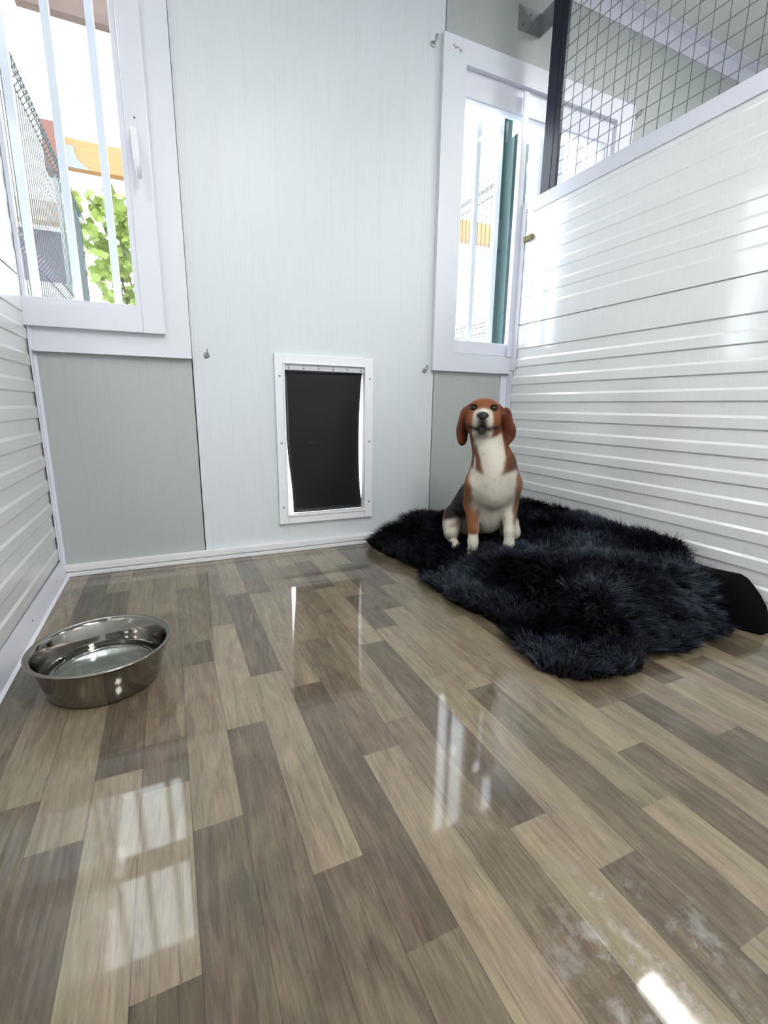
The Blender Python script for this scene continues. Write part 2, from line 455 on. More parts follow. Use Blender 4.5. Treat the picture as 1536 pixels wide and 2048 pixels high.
# outer walls and the wall behind the camera
def flatwall(name, *b): tag(obj(name, B(b), M_back), kind='structure')
flatwall('wall_far_left', BX0 - .06, BX0, YF, 0, 0, CZ)
flatwall('wall_far_right', BX1, BX1 + .06, YF, 0, 0, CZ)
flatwall('wall_front', BX0 - .06, BX1 + .06, YF - .06, YF, 0, CZ)

# corner trims (folded sheet)
tag(obj('trim_2', B((XR - .0045, XR - .001, -.060, -.0005, .775, 1.474), (XR - .030, XR - .001, -.028, -.0225, .835, 1.90)), M_trim), kind='structure')
tag(obj('trim_3', B((XR - .004, XR - .001, -.040, -.0005, .0, .772), (XR - .038, XR - .001, -.004, -.0005, .043, .752)), M_trim), kind='structure')
tag(obj('trim_4', B((XL + .001, XL + .004, -.040, -.0005, .0, .80), (XL + .001, XL + .011, -.004, -.0005, .043, .752), (XL + .0012, XL + .0045, -.032, -.0005, .74, 1.45), (XL + .0012, XL + .012, -.0275, -.0225, .76, 1.45)), M_trim), kind='structure')
# the sloping flashing strip along the foot of the left partition
bm = bmesh.new()
pf = [(XL + .001, .066), (XL + .0045, .068), (XL + .013, .006), (XL + .020, .0008), (XL + .001, .0008)]
a = [bm.verts.new((x, YF, z)) for x, z in pf]; b = [bm.verts.new((x, -.022, z)) for x, z in pf]
for i in range(len(pf)): bm.faces.new((a[i], a[(i + 1) % 5], b[(i + 1) % 5], b[i]))
bm.faces.new(a); bm.faces.new(b[::-1])
bl = obj('baseboard_left', bm, M_trim); tag(bl, kind='structure')
for k, y in enumerate((-.16, -.47, -.78, -1.1, -1.4)):
    bm = bmesh.new(); add_tube(bm, [(XL + .006, y, .036), (XL + .0105, y, .037)], .0028, 8)
    obj('screw', bm, M_screw, bl)
bm = B((XR - .0135, XR - .001, YF, -.04, .0008, .038), bevel=.002)
tag(obj('baseboard_right', bm, M_trim), kind='structure')
M_bbd = simple('worn_white_batten', (0.80, 0.81, 0.83), 0.45, var=0.12, vscale=(6, 40, 160), bump=.3)
bm = bmesh.new()
add_box(bm, XL + .004, XR - .005, -.019, -.0008, .0185, .0425, bevel=.0035)
add_box(bm, XL + .004, XR - .005, -.021, -.0008, .0008, .0145, bevel=.002)
add_box(bm, XL + .004, XR - .005, -.009, -.0008, .010, .022)
tag(obj('baseboard_back', bm, M_bbd), kind='structure')

# ------------------------------------------------------------------ windows
def frame_ring(bm, x0, x1, z0, z1, w, y0, y1, bevel=0.0, ws=None):
    wl_, wr_, wb_, wt_ = ws or (w, w, w, w)
    add_box(bm, x0, x0 + wl_, y0, y1, z0, z1, bevel)
    add_box(bm, x1 - wr_, x1, y0, y1, z0, z1, bevel)
    add_box(bm, x0 + wl_, x1 - wr_, y0, y1, z0, z0 + wb_, bevel)
    add_box(bm, x0 + wl_, x1 - wr_, y0, y1, z1 - wt_, z1, bevel)
# window 1 (left): casing, opening sash with handle
w1 = thing('window_1', None, None, (-.41, 0, .756), kind='structure')
bm = bmesh.new(); frame_ring(bm, -.975, .1003, .7555, 2.01, .1, -.022, -.0005, ws=(.1, .096, .10, .1)); obj('casing', bm, M_case, w1)
bm = bmesh.new(); frame_ring(bm, -.90, .03, .8405, 1.93, .05, -.0, .055); obj('frame', bm, M_pvc, w1)
bm = bmesh.new()
frame_ring(bm, -.885, .0215, .8285, 1.945, .07, -.044, -.0225, .003, ws=(.07, .067, .0665, .07))
sash = obj('sash', bm, M_pvc, w1)
bm = bmesh.new(); frame_ring(bm, -.815, -.0455, .895, 1.875, .018, -.0395, .0, .002, ws=(.018, .016, .019, .018)); obj('glazing_bead', bm, M_pvc, sash)
obj('glass', B((-.80, -.06, -.0155, -.0105, .91, 1.86)), M_glass, sash)
bm = bmesh.new(); add_box(bm, -.031, -.009, -.054, -.0442, 1.335, 1.425, .004); hb = obj('handle', bm, M_white, sash)
bm = bmesh.new()
add_tube(bm, [(-.020, -.05, 1.400), (-.020, -.085, 1.400)], .0095, 12)
add_tube(bm, [(-.020, -.085, 1.410), (-.020, -.0865, 1.385), (-.018, -.088, 1.33), (-.016, -.087, 1.275)], [.0085, .0105, .0100, .0075], 12)
obj('grip', bm, M_white, hb, smooth=True)
bm = bmesh.new(); add_tube(bm, [(-.016, -.0442, 1.455), (-.016, -.0465, 1.455)], .0025, 8); obj('screw', bm, M_dark, sash)
# window 2 (right, runs on behind the partition)
w2 = thing('window_2', None, None, (1.6, 0, .758), kind='structure')
bm = bmesh.new(); frame_ring(bm, 1.0831, 2.138, .758, 2.002, .1, -.0222, -.0005, ws=(.107, .107, .078, .082)); obj('casing', bm, M_case, w2)
bm = bmesh.new(); frame_ring(bm, 1.115, 2.085, .8405, 1.945, .09, -.0, .05, ws=(.09, .09, .052, .117)); obj('frame', bm, M_pvc, w2)
bm = bmesh.new(); frame_ring(bm, 1.185, 2.0, .878, 1.842, .018, .006, .034, .002); obj('glazing_bead', bm, M_pvc, w2)
obj('glass', B((1.20, 1.98, .022, .027, .893, 1.83)), M_glass, w2)
bm = bmesh.new()
for k in range(9):
    p = Vector((1.125 + k * .0045 + random.uniform(-.001, .001), -.0228, 1.972 - k * .0016 + random.uniform(-.003, .003)))
    q = p + Vector((.003, 0, random.uniform(-.012, .004)))
    add_tube(bm, [p, q], .0012, 5)
obj('chipped_mark', bm, simple('rust_mark', (.33, .26, .2), .8), w2)

# ------------------------------------------------------------------ pet door
pd = thing('pet_door', 'white framed dog flap door with dark smoked vinyl flap in the back wall', 'pet door', (.597, -.001, .12))
bm = bmesh.new()
frame_ring(bm, .3924, .8022, .120, .7926, .038, -.014, -.0005, .003, ws=(.037, .037, .037, .037))
frame_ring(bm, .4235, .7711, .151, .7616, .01, -.018, WT + .01, .0015, ws=(.0065, .0065, .008, .006))
obj('frame', bm, M_white, pd)
obj('hinge_bar', B((.4305, .7641, -.0085, .008, .7335, .7555), bevel=.001), simple('hinge_bar_plastic', (.66, .68, .72), .35), pd)
for k in range(6):
    bm = bmesh.new(); x = .447 + k * .0605
    add_tube(bm, [(x, -.0083, .7405), (x, -.0108, .7405)], .0026, 8); add_tube(bm, [(x, -.0083, .7500), (x, -.0098, .7500)], .0016, 8)
    obj('rivet', bm, M_dark, pd)
for x, zs in ((.410, (.190, .452, .71)), (.787, (.190, .452, .71))):
    for z in zs:
        bm = bmesh.new(); add_lathe(bm, [(.0045, 0), (.0042, .0012), (.003, .002), (.0, .0022)], (0, 0, 0), 12)
        bmesh.ops.rotate(bm, verts=bm.verts, cent=(0, 0, 0), matrix=Matrix.Rotation(math.pi / 2, 3, 'X'))
        bmesh.ops.translate(bm, verts=bm.verts, vec=(x, -.0138, z)); obj('screw', bm, M_screw, pd, smooth=True)
bm = bmesh.new()   # the flap: hangs from the bar, edges curl so light shows at both sides
nx, nz = 24, 30; grid = []
for j in range(nz + 1):
    t = j / nz; z = .736 - t * (.736 - .1595)
    xl = .4305 + .026 * t ** 1.15 + .003 * math.sin(t * 9); xr = .7640 - .013 * math.sin(math.pi * min(1, t * 1.08)) ** .6 * (1 if t < .93 else .3)
    row = []
    for i in range(nx + 1):
        s = i / nx; x = xl + (xr - xl) * s
        y = .012 + .010 * (2 * s - 1) ** 4 * (0.4 + .6 * t) + .003 * math.sin(s * 5 + t * 4)
        row.append(bm.verts.new((x, y, z)))
    grid.append(row)
for j in range(nz):
    for i in range(nx): bm.faces.new((grid[j][i], grid[j][i + 1], grid[j + 1][i + 1], grid[j + 1][i]))
r = bmesh.ops.solidify(bm, geom=bm.faces[:], thickness=.003)
flap = obj('flap', bm, M_flap, pd, smooth=True)
bm = bmesh.new()   # small moulded mark, worn past reading
for k, (w_, h_) in enumerate(((.008, .007), (.006, .009), (.006, .006), (.004, .004), (.005, .006), (.004, .004), (.006, .003))):
    x = .537 + k * .0065
    add_box(bm, x - w_ * .4, x + w_ * .4, .0085, .013, .450 - h_ * .5, .450 + h_ * .5, .0015)
obj('moulded_mark', bm, M_dark, flap)

# ------------------------------------------------------------------ wall hooks
def hook(x, z, label):
    t = thing('screw_hook', label, 'hook', (x, -.0008, z), group=None)
    bm = bmesh.new(); add_lathe(bm, [(.0105, 0), (.0105, .0015), (.005, .003), (0, .003)], (0, 0, 0), 16)
    bmesh.ops.rotate(bm, verts=bm.verts, cent=(0, 0, 0), matrix=Matrix.Rotation(math.pi / 2, 3, 'X'))
    bmesh.ops.translate(bm, verts=bm.verts, vec=(x, -.0006, z)); obj('washer', bm, M_galv, t, smooth=True)
    bm = bmesh.new()
    pts = [(x, -.002, z), (x, -.016, z)]
    for k in range(9):
        a = -math.pi / 2 + k / 8 * 1.45 * math.pi
        pts.append((x + .002 * k / 8, -.024 - .009 * math.cos(a), z + .009 + .009 * math.sin(a)))
    add_tube(bm, pts, .0028, 8); obj('hook_wire', bm, M_galv, t, smooth=True)
    return t
hook(.152, .772, 'small zinc screw hook on the back wall beside the left window casing')
hook(1.052, .758, 'small zinc screw hook low on the back wall left of the right window')
hook(1.047, 1.960, 'small zinc screw hook high on the back wall above left of right window')
hook(2.172, 1.975, 'small zinc screw hook on the far back wall seen through the mesh')

# ------------------------------------------------------------------ steel post, bracket, mesh over the right partition
mf = thing('mesh_screen', 'black steel post and galvanised wire mesh standing on the right partition', 'mesh screen', (1.53, -1.7, 1.478))
obj('post', B((1.512, 1.552, -.182, -.128, 1.4775, CZ - .001), bevel=.002), M_black, mf)
obj('edge_strip', B((1.513, 1.519, -.2115, -.183, 1.4775, CZ - .001), bevel=.0008), M_black, mf)
bm = bmesh.new()
gy = np.arange(-.218, YF + .05, -.0484)
gz = 1.519 + .0485 * np.arange(0, 18)
for y in gy: add_tube(bm, [(1.5185, y, 1.4778), (1.5185, y, CZ - .004)], .00135, 6)
for z in gz:
    if z < CZ - .01: add_tube(bm, [(1.5160, -.186, z), (1.5160, YF + .05, z)], .00135, 6)
obj('wire_mesh', bm, M_wire, mf, smooth=True)
br = thing('corner_bracket', 'grey galvanised plate bracket holding the black post to the back wall', 'bracket', (1.5, -.001, 2.118))
obj('wall_plate', B((1.441, 1.558, -.005, -.0006, 2.118, 2.202), bevel=.0012), M_galv, br)
obj('arm_plate', B((1.5525, 1.5575, -.150, -.005, 2.118, 2.202), bevel=.0012), M_galv, br)
for x in (1.462, 1.500):
    for z in (2.138, 2.182):
        bm = bmesh.new(); add_tube(bm, [(x, -.0048, z), (x, -.009, z)], .0042, 6); obj('bolt', bm, M_screw, br)
tag(obj('notch_block', B((XR - .011, XR - .001, -.115, -.062, 1.315, 1.335)), simple('notch_brown', (.22, .18, .07), .7)), 'small brown block standing in for a dark notch near the top of the right partition', 'notch')  # no real part: solid brown block put in for a dark notch

# ------------------------------------------------------------------ lamps
def lamp(x, y, w_, d_, label):
    t = thing('ceiling_light', label, 'light', (x, y, CZ), group='flat ceiling lights out of view')
    bm = bmesh.new(); frame_ring(bm, x - w_ / 2 - .015, x + w_ / 2 + .015, 0, d_ + .03, .015, -.03, -.001)
    bmesh.ops.rotate(bm, verts=bm.verts, cent=(0, 0, 0), matrix=Matrix.Rotation(math.pi / 2, 3, 'X'))
    bm.free()
    bm = bmesh.new()
    x0, x1, y0, y1 = x - w_ / 2, x + w_ / 2, y - d_ / 2, y + d_ / 2
    for b_ in ((x0 - .015, x0, y0 - .015, y1 + .015), (x1, x1 + .015, y0 - .015, y1 + .015), (x0, x1, y0 - .015, y0), (x0, x1, y1, y1 + .015)):
        add_box(bm, *b_, CZ - .028, CZ - .001)
    obj('frame', bm, M_white, t)
    obj('diffuser', B((x0, x1, y0, y1, CZ - .022, CZ - .002)), M_led, t)
lamp(2.13, -.93, .20, .34, 'square flat ceiling light in the bay right of the partition')
lamp(-.57, -1.12, .20, .24, 'square flat ceiling light in the bay left of the partition')
lamp(.66, -1.95, .30, .34, 'small flat ceiling light over the kennel with the dog')  # lamp read from wall glints, moved and enlarged to brighten the right partition
lamp(.578, -2.75, .7, .2, 'long unseen fill light added behind the camera')  # no known lamp here, added behind the camera as fill
lamp(2.3, -2.75, .9, .25, 'long unseen fill light added behind the camera, right bay')  # second added fill light, for the right bay

# ------------------------------------------------------------------ bowl and water
bx, by = -.166, -.790
bw = thing('dog_bowl', 'round stainless steel dog bowl of water on the floor by left partition', 'bowl', (bx, by, 0))
bm = bmesh.new()
add_lathe(bm, [(.0, .004), (.095, .004), (.101, .001), (.106, .003), (.110, .012), (.119, .045), (.1265, .078), (.130, .083), (.1355, .0865), (.1385, .088), (.1395, .0905), (.138, .0922),
               (.134, .0922), (.129, .0895), (.1250, .083), (.1165, .050), (.108, .016), (.100, .009), (.0, .009)], (bx, by, 0), 96)
obj('shell', bm, simple('polished_steel', (.30, .285, .26), .10, metal=1.0, var=.05, vscale=(20, 20, 20)), bw, smooth=True)
m, nt, b, out = new_mat('clear_water')
b.inputs['Base Color'].default_value = (.93, .97, .95, 1); b.inputs['Roughness'].default_value = 0.0
b.inputs['Transmission Weight'].default_value = 1.0; b.inputs['IOR'].default_value = 1.333
bm = bmesh.new(); add_lathe(bm, [(.0, .0095), (.0995, .0095), (.1075, .0165), (.1132, .042), (.0, .042)], (bx, by, 0), 96)
wt = obj('water', bm, m, smooth=False); tag(wt, 'clear still water half filling the steel dog bowl', 'water')

# ------------------------------------------------------------------ dog bed and fur rug
def sstep(a, b, x):
    t = np.clip((x - a) / (b - a), 0, 1); return t * t * (3 - 2 * t)
edge = [(.80, -.035), (.765, -.10), (.775, -.20), (.80, -.30), (.815, -.42), (.785, -.55), (.765, -.70), (.785, -.82), (.80, -.90), (.785, -1.0), (.765, -1.08), (.745, -1.15), (.765, -1.19),
        (.82, -1.225), (.88, -1.235), (.94, -1.245), (.985, -1.235), (1.02, -1.195), (1.06, -1.19), (1.10, -1.21), (1.15, -1.225), (1.19, -1.215), (1.22, -1.195), (1.27, -1.205), (1.33, -1.215), (1.385, -1.20),
        (1.40, -1.12), (1.415, -1.05), (1.44, -.99), (1.485, -.93), (1.49, -.7), (1.49, -.4), (1.49, -.1), (1.45, -.035), (1.3, -.03), (1.1, -.03), (.95, -.03)]
E = np.array(edge)
def inside(px, py):
    c = np.zeros(px.shape, bool)
    n = len(E)
    for i in range(n):
        x1, y1 = E[i]; x2, y2 = E[(i + 1) % n]
        cond = ((y1 > py) != (y2 > py)) & (px < (x2 - x1) * (py - y1) / (y2 - y1 + 1e-12) + x1)
        c ^= cond
    return c
def edist(px, py):
    d = np.full(px.shape, 9.)
    n = len(E)
    for i in range(n):
        a = E[i]; b = E[(i + 1) % n]; ab = b - a
        t = np.clip(((px - a[0]) * ab[0] + (py - a[1]) * ab[1]) / (ab @ ab), 0, 1)
        d = np.minimum(d, np.hypot(px - a[0] - t * ab[0], py - a[1] - t * ab[1]))
    return d
def bumps(px, py):
    return (.010 * np.sin(px * 19 + 2.2 * np.sin(py * 8)) * np.sin(py * 13 + 1.5 * np.sin(px * 11))
            + .006 * np.sin(px * 37 + py * 21) + .004 * np.sin(py * 47 - px * 23))
def rug_h(px, py):
    """height of the rug's skin above the floor"""
    bed = sstep(.86, 1.02, px) * sstep(-1.19, -1.05, py)
    wallrise = sstep(1.18, 1.45, px) * sstep(-1.15, -.95, py)
    heap = np.exp(-(((px - .90) / .10) ** 2 + ((py + .09) / .085) ** 2))
    seat = np.exp(-(((px - 1.08) / .17) ** 2 + ((py + .40) / .24) ** 2))
    front = np.exp(-(((px - 1.02) / .20) ** 2 + ((py + .93) / .16) ** 2))
    h = .018 + .088 * bed + .060 * wallrise + .075 * heap * (1 - .3 * bed) + .018 * front * bed - .040 * seat * bed
    h = h + bumps(px, py) * (0.35 + .65 * np.clip(bed + heap, 0, 1)) * (1 - .75 * np.clip(seat * 1.4, 0, 1))
    d = np.where(inside(px, py), edist(px, py), 0)
    wall_side = ((px > 1.35) & (py > -1.13)) | ((py > -.09) & (px > 1.0))
    drop = np.where(wall_side, 1.0, sstep(0, .075, d))
    return np.maximum(.006, .006 + (h - .006) * drop)

# bed cushion below (black fabric), shows at the front right corner
M_bed = simple('black_fabric', (.0025, .0025, .0035), .95, spec=.08, bump=.3, vscale=(300, 300, 300))
bm = bmesh.new()
bx0, bx1, by0, by1 = 1.00, 1.487, -1.245, -.05
nx, ny = 30, 60; top = []; 
def bed_top(x, y):
    u = (x - bx0) / (bx1 - bx0); v = (y - by0) / (by1 - by0)
    e = max(0, min(1, 9 * (1 - v))) ** .5 * max(0, min(1, 10 * u)) ** .5
    if u > .9: e *= .95
    z = .068 + .075 * max(0, (x - 1.18) / .31) ** 1.1
    fr = bed_front(x)      # the loose corner runs further forward by the wall
    e *= max(0.0, min(1, (y - fr) / .09)) ** .5
    if y < -.9: z += .006 * math.sin(x * 34 + y * 20) + .012 * math.exp(-((x - 1.41 - .3 * (y + 1.1)) / .035) ** 2)
    return max(.004, z * e)
def bed_front(x):
    return -1.03 if x < 1.385 else -1.03 - .215 * min(1, (x - 1.385) / .045)
for j in range(ny + 1):
    row = []
    for i in range(nx + 1):
        x = bx0 + (bx1 - bx0) * i / nx; y = bed_front(x) + (by1 - bed_front(x)) * j / ny
        z = bed_top(x, y)
        if inside(np.array([x]), np.array([y]))[0]: z = min(z, max(.004, float(rug_h(np.array([x]), np.array([y]))[0]) - .006))
        row.append(bm.verts.new((x, y, z)))
    top.append(row)
bot = [[bm.verts.new((v.co.x, v.co.y, .0015)) for v in row] for row in top]
for j in range(ny):
    for i in range(nx):
        bm.faces.new((top[j][i], top[j][i + 1], top[j + 1][i + 1], top[j + 1][i]))
        bm.faces.new((bot[j][i], bot[j + 1][i], bot[j + 1][i + 1], bot[j][i + 1]))
for j in range(ny):
    bm.faces.new((top[j][0], top[j + 1][0], bot[j + 1][0], bot[j][0])); bm.faces.new((top[j][nx], bot[j][nx], bot[j + 1][nx], top[j + 1][nx]))
for i in range(nx):
    bm.faces.new((top[0][i], bot[0][i], bot[0][i + 1], top[0][i + 1])); bm.faces.new((top[ny][i], top[ny][i + 1], bot[ny][i + 1], bot[ny][i]))
bed = obj('dog_bed', bm, M_bed, smooth=True); tag(bed, 'black fabric dog bed under the fur rug against the right partition', 'dog bed')

# rug skin + pile as one mesh
def fur_rug():
    st = .014
    gx = np.arange(.73, 1.50, st); gy_ = np.arange(-1.26, -.03, st)
    GX, GY = np.meshgrid(gx, gy_, indexing='ij')
    ins = inside(GX, GY)
    H = rug_h(GX, GY)
    idx = -np.ones(GX.shape, int); idx[ins] = np.arange(ins.sum())
    V = [np.stack([GX[ins], GY[ins], H[ins]], 1)]; nv = ins.sum()
    a, b, c, d = idx[:-1, :-1], idx[1:, :-1], idx[1:, 1:], idx[:-1, 1:]
    ok = (a >= 0) & (b >= 0) & (c >= 0) & (d >= 0)
    quads = [np.stack([a[ok], b[ok], c[ok], d[ok]], 1)]
    cols = [np.tile([.0035, .0035, .005, 1.0], (nv, 1))]
    # strands in clumps
    NC = 10500
    cx = rng.uniform(.74, 1.495, NC * 2); cy = rng.uniform(-1.25, -.03, NC * 2)
    k = inside(cx, cy); cx, cy = cx[k][:NC], cy[k][:NC]; NC = len(cx)
    per = 15
    # clump lean: flow field + downhill + outward
    e = .004
    hx = (rug_h(cx + e, cy) - rug_h(cx - e, cy)) / (2 * e); hy = (rug_h(cx, cy + e) - rug_h(cx, cy - e)) / (2 * e)
    hx = np.clip(hx, -1.2, 1.2); hy = np.clip(hy, -1.2, 1.2)
    fx = .55 * np.sin(cx * 14 + 3 * np.sin(cy * 6)) + .4 * np.sin(cy * 27 + cx * 9) - .25; fy = .55 * np.cos(cy * 12 + 2.5 * np.sin(cx * 9)) + .35 * np.sin(cx * 31 - cy * 8) - .45
    lx = .75 * fx - .9 * hx + rng.normal(0, .45, NC); ly = .75 * fy - .9 * hy + rng.normal(0, .45, NC)
    # keep the pile off the walls
    nearw = sstep(1.42, 1.49, cx); lx = lx * (1 - nearw) - .5 * nearw
    nearb = sstep(-.09, -.03, cy); ly = ly * (1 - nearb) - .5 * nearb
    length = rng.uniform(.040, .062, NC)
    # flattened under the dog
    seat = np.exp(-(((cx - 1.08) / .12) ** 2 + ((cy + .38) / .20) ** 2))
    length *= (1 - .5 * seat)
    pat = .5 + .5 * np.sin(cx * 9 + 2.0 * np.sin(cy * 7 + 1)) * np.cos(cy * 8 - 1.7 * np.sin(cx * 10)); pat = np.clip(pat + rng.normal(0, .14, NC), 0, 1) ** 1.8
    pat = pat * sstep(-.35, -.75, cy) + .22 * pat * (1 - sstep(-.35, -.75, cy))  # paler tips toward the front: blue-grey highlights put into the pile colour
    S = NC * per
    rep = lambda q: np.repeat(q, per)
    ang = rng.uniform(0, 2 * np.pi, S); rr = .0075 * np.sqrt(rng.uniform(0, 1, S))
    rx = rep(cx) + rr * np.cos(ang); ry = rep(cy) + rr * np.sin(ang)
    rx = np.clip(rx, .73, 1.494); ry = np.clip(ry, -1.26, -.026)
    rz = np.where(inside(rx, ry), rug_h(rx, ry), rug_h(rep(cx), rep(cy)))
    Lx, Ly = rep(lx) + rng.normal(0, .16, S), rep(ly) + rng.normal(0, .16, S)
    ln = rep(length) * rng.uniform(.75, 1.1, S)
    n = np.sqrt(Lx ** 2 + Ly ** 2 + 1); dx, dy, dz = Lx / n, Ly / n, 1 / n
    wv = rng.uniform(0, np.pi, S); w = rng.uniform(.0006, .0012, S)
    wx, wy = np.cos(wv) * w, np.sin(wv) * w
    P = []
    conv = .55   # tips converge to the clump axis
    ax_, ay_ = rep(cx), rep(cy)
    for t, wd, bend in ((0, 1.0, 0), (.38, 1.0, .05), (.72, .75, .2), (1.0, .12, .42)):
        hl = ln * t
        x = rx + dx * hl * (1 + bend) ; y = ry + dy * hl * (1 + bend); z = rz + dz * hl - bend * ln * .32
        cxk = ax_ + dx * hl; cyk = ay_ + dy * hl
        x = x + (cxk - x) * conv * t; y = y + (cyk - y) * conv * t
        z = np.maximum(z, .0025)
        x = np.minimum(x, 1.500); y = np.minimum(y, -.0235)
        P.append(np.stack([x - wx * wd, y - wy * wd, z], 1)); P.append(np.stack([x + wx * wd, y + wy * wd, z], 1))
    P = np.stack(P, 1)            # S,8,3
    V.append(P.reshape(-1, 3))
    base = nv + np.arange(S)[:, None] * 8
    for s in range(3):
        quads.append(np.concatenate([base + 2 * s, base + 2 * s + 1, base + 2 * s + 3, base + 2 * s + 2], 1))
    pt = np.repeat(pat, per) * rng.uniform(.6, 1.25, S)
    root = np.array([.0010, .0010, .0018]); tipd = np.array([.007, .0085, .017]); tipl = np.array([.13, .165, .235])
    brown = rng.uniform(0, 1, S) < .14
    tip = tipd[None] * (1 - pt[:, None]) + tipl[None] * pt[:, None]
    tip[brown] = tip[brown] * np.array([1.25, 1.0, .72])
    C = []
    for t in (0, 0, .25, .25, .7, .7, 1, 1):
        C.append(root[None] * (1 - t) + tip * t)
    C = np.stack(C, 1).reshape(-1, 3); C = np.concatenate([C, np.ones((len(C), 1))], 1)
    cols.append(C)
    V = np.concatenate(V); Q = np.concatenate(quads); Cc = np.concatenate(cols)
    me = bpy.data.meshes.new('fur_rug')
    me.vertices.add(len(V)); me.vertices.foreach_set('co', V.astype(np.float32).ravel())
    me.loops.add(Q.size); me.loops.foreach_set('vertex_index', Q.astype(np.int32).ravel())
    me.polygons.add(len(Q)); me.polygons.foreach_set('loop_start', (np.arange(len(Q)) * 4).astype(np.int32))
    try: me.polygons.foreach_set('loop_total', np.full(len(Q), 4, np.int32))
    except Exception: pass
    ca = me.color_attributes.new('pile_colour', 'FLOAT_COLOR', 'POINT'); ca.data.foreach_set('color', Cc.astype(np.float32).ravel())
    me.update(calc_edges=True); me.validate()
    me.polygons.foreach_set('use_smooth', np.ones(len(me.polygons), bool))
    m, nt, b, out = new_mat('long_pile_fur')
    at = nt.nodes.new('ShaderNodeAttribute'); at.attribute_name = 'pile_colour'
    nt.links.new(at.outputs['Color'], b.inputs['Base Color'])
    b.inputs['Roughness'].default_value = .42; b.inputs['Specular IOR Level'].default_value = .20
    b.inputs['Sheen Weight'].default_value = .0; b.inputs['Sheen Tint'].default_value = (.55, .6, .9, 1)
    me.materials.append(m)
    o = bpy.data.objects.new('fur_rug', me); COL.objects.link(o)
    tag(o, 'shaggy long-pile dark navy and black fur rug spread over the dog bed', 'rug')
fur_rug()

# ------------------------------------------------------------------ the dog (one continuous surface from a smooth distance field)
G = np.array([1.046, -.548, .066])
Fb = np.array([-.47, -.88, 0.]); Fb /= np.linalg.norm(Fb); Rb = np.array([-Fb[1], Fb[0], 0.])
def W(r, f, z): return G + Rb * r + Fb * f + np.array([0, 0, z])
EYE = np.array([1.003, -.520, .598])
Fh = np.array([-.590, -.760, .19]); Fh /= np.linalg.norm(Fh)
Rh = np.array([-Fh[1], Fh[0], 0.]); Rh /= np.linalg.norm(Rh); Uh = np.cross(Fh, Rh)
def Hd(r, f, u): return EYE + Rh * r + Fh * f + Uh * u

RES = .0036
lo = np.array([.86, -.70, .045]); hi = np.array([1.36, -.06, .68])
gxs = [np.arange(lo[i], hi[i], RES) for i in range(3)]
D = np.full([len(g) for g in gxs], 1.0, np.float32)
def window(c, rad):
    s = []
    for i in range(3):
        a = max(0, int((c[i] - rad[i] - lo[i]) / RES)); b = min(len(gxs[i]), int((c[i] + rad[i] - lo[i]) / RES) + 2)
        s.append(slice(a, b))
    X, Y, Z = np.meshgrid(gxs[0][s[0]], gxs[1][s[1]], gxs[2][s[2]], indexing='ij')
    return tuple(s), np.stack([X, Y, Z], -1)
def smin(a, b, k):
    h = np.clip(.5 + .5 * (b - a) / k, 0, 1); return b * (1 - h) + a * h - k * h * (1 - h)
def put(s, d, k, sub=False):
    if sub: D[s] = -smin(-D[s], d, k)
    else: D[s] = smin(D[s], d, k)
def ell(c, rad, axes, k=.02, sub=False):
    c = np.asarray(c, float); m_ = max(rad) + 2.5 * k + .03
    s, P = window(c, [m_] * 3)
    q = P - c
    l = np.stack([q @ np.asarray(a) for a in axes], -1)
    r = np.asarray(rad)
    k0_ = np.sqrt(((l / r) ** 2).sum(-1)); k1_ = np.sqrt(((l / r ** 2) ** 2).sum(-1)) + 1e-9
    put(s, (k0_ * (k0_ - 1) / k1_).astype(np.float32), k, sub)
def cap(a, b, ra, rb, k=.015, sub=False):
    a = np.asarray(a, float); b = np.asarray(b, float); c = .5 * (a + b)
    m_ = np.abs(b - a) / 2 + max(ra, rb) + 2.5 * k + .03
    s, P = window(c, m_)
    ab = b - a; t = np.clip(((P - a) @ ab) / (ab @ ab), 0, 1)
    d = np.linalg.norm(P - a - t[..., None] * ab, axis=-1) - (ra + (rb - ra) * t)
    put(s, d.astype(np.float32), k, sub)
AB = (Rb, Fb, np.array([0, 0, 1.])); AH = (Rh, Fh, Uh)
# torso
ell(W(0, -.030, .282), (.086, .088, .098), AB, .03)
ell(W(-.008, -.100, .225), (.088, .10, .10), AB, .04)
ell(W(-.022, -.185, .165), (.093, .10, .10), AB, .04)
ell(W(-.032, -.245, .105), (.106, .085, .095), AB, .04)
ell(W(0, -.085, .150), (.060, .075, .085), AB, .03)
ell(W(0, .020, .262), (.050, .045, .075), AB, .035)     # forechest
# thighs and hind feet
for sgn, sx_ in ((-1, -.030), (1, 0.0)):
    ell(W(sx_ + sgn * .098, -.175, .082), (.038, .082, .070), AB, .02)
    cap(W(sx_ + sgn * .105, -.115, .060), W(sx_ + sgn * .100, -.165, .026), .028, .020, .02)
    cap(W(sx_ + sgn * .100, -.175, .020), W(sx_ + sgn * .088, -.080, .016), .019, .017, .012)
    for q in (-.011, 0, .011):
        cap(W(sx_ + sgn * .086 + q, -.078, .013), W(sx_ + sgn * .082 + q * 1.15, -.058, .010), .009, .008, .006)
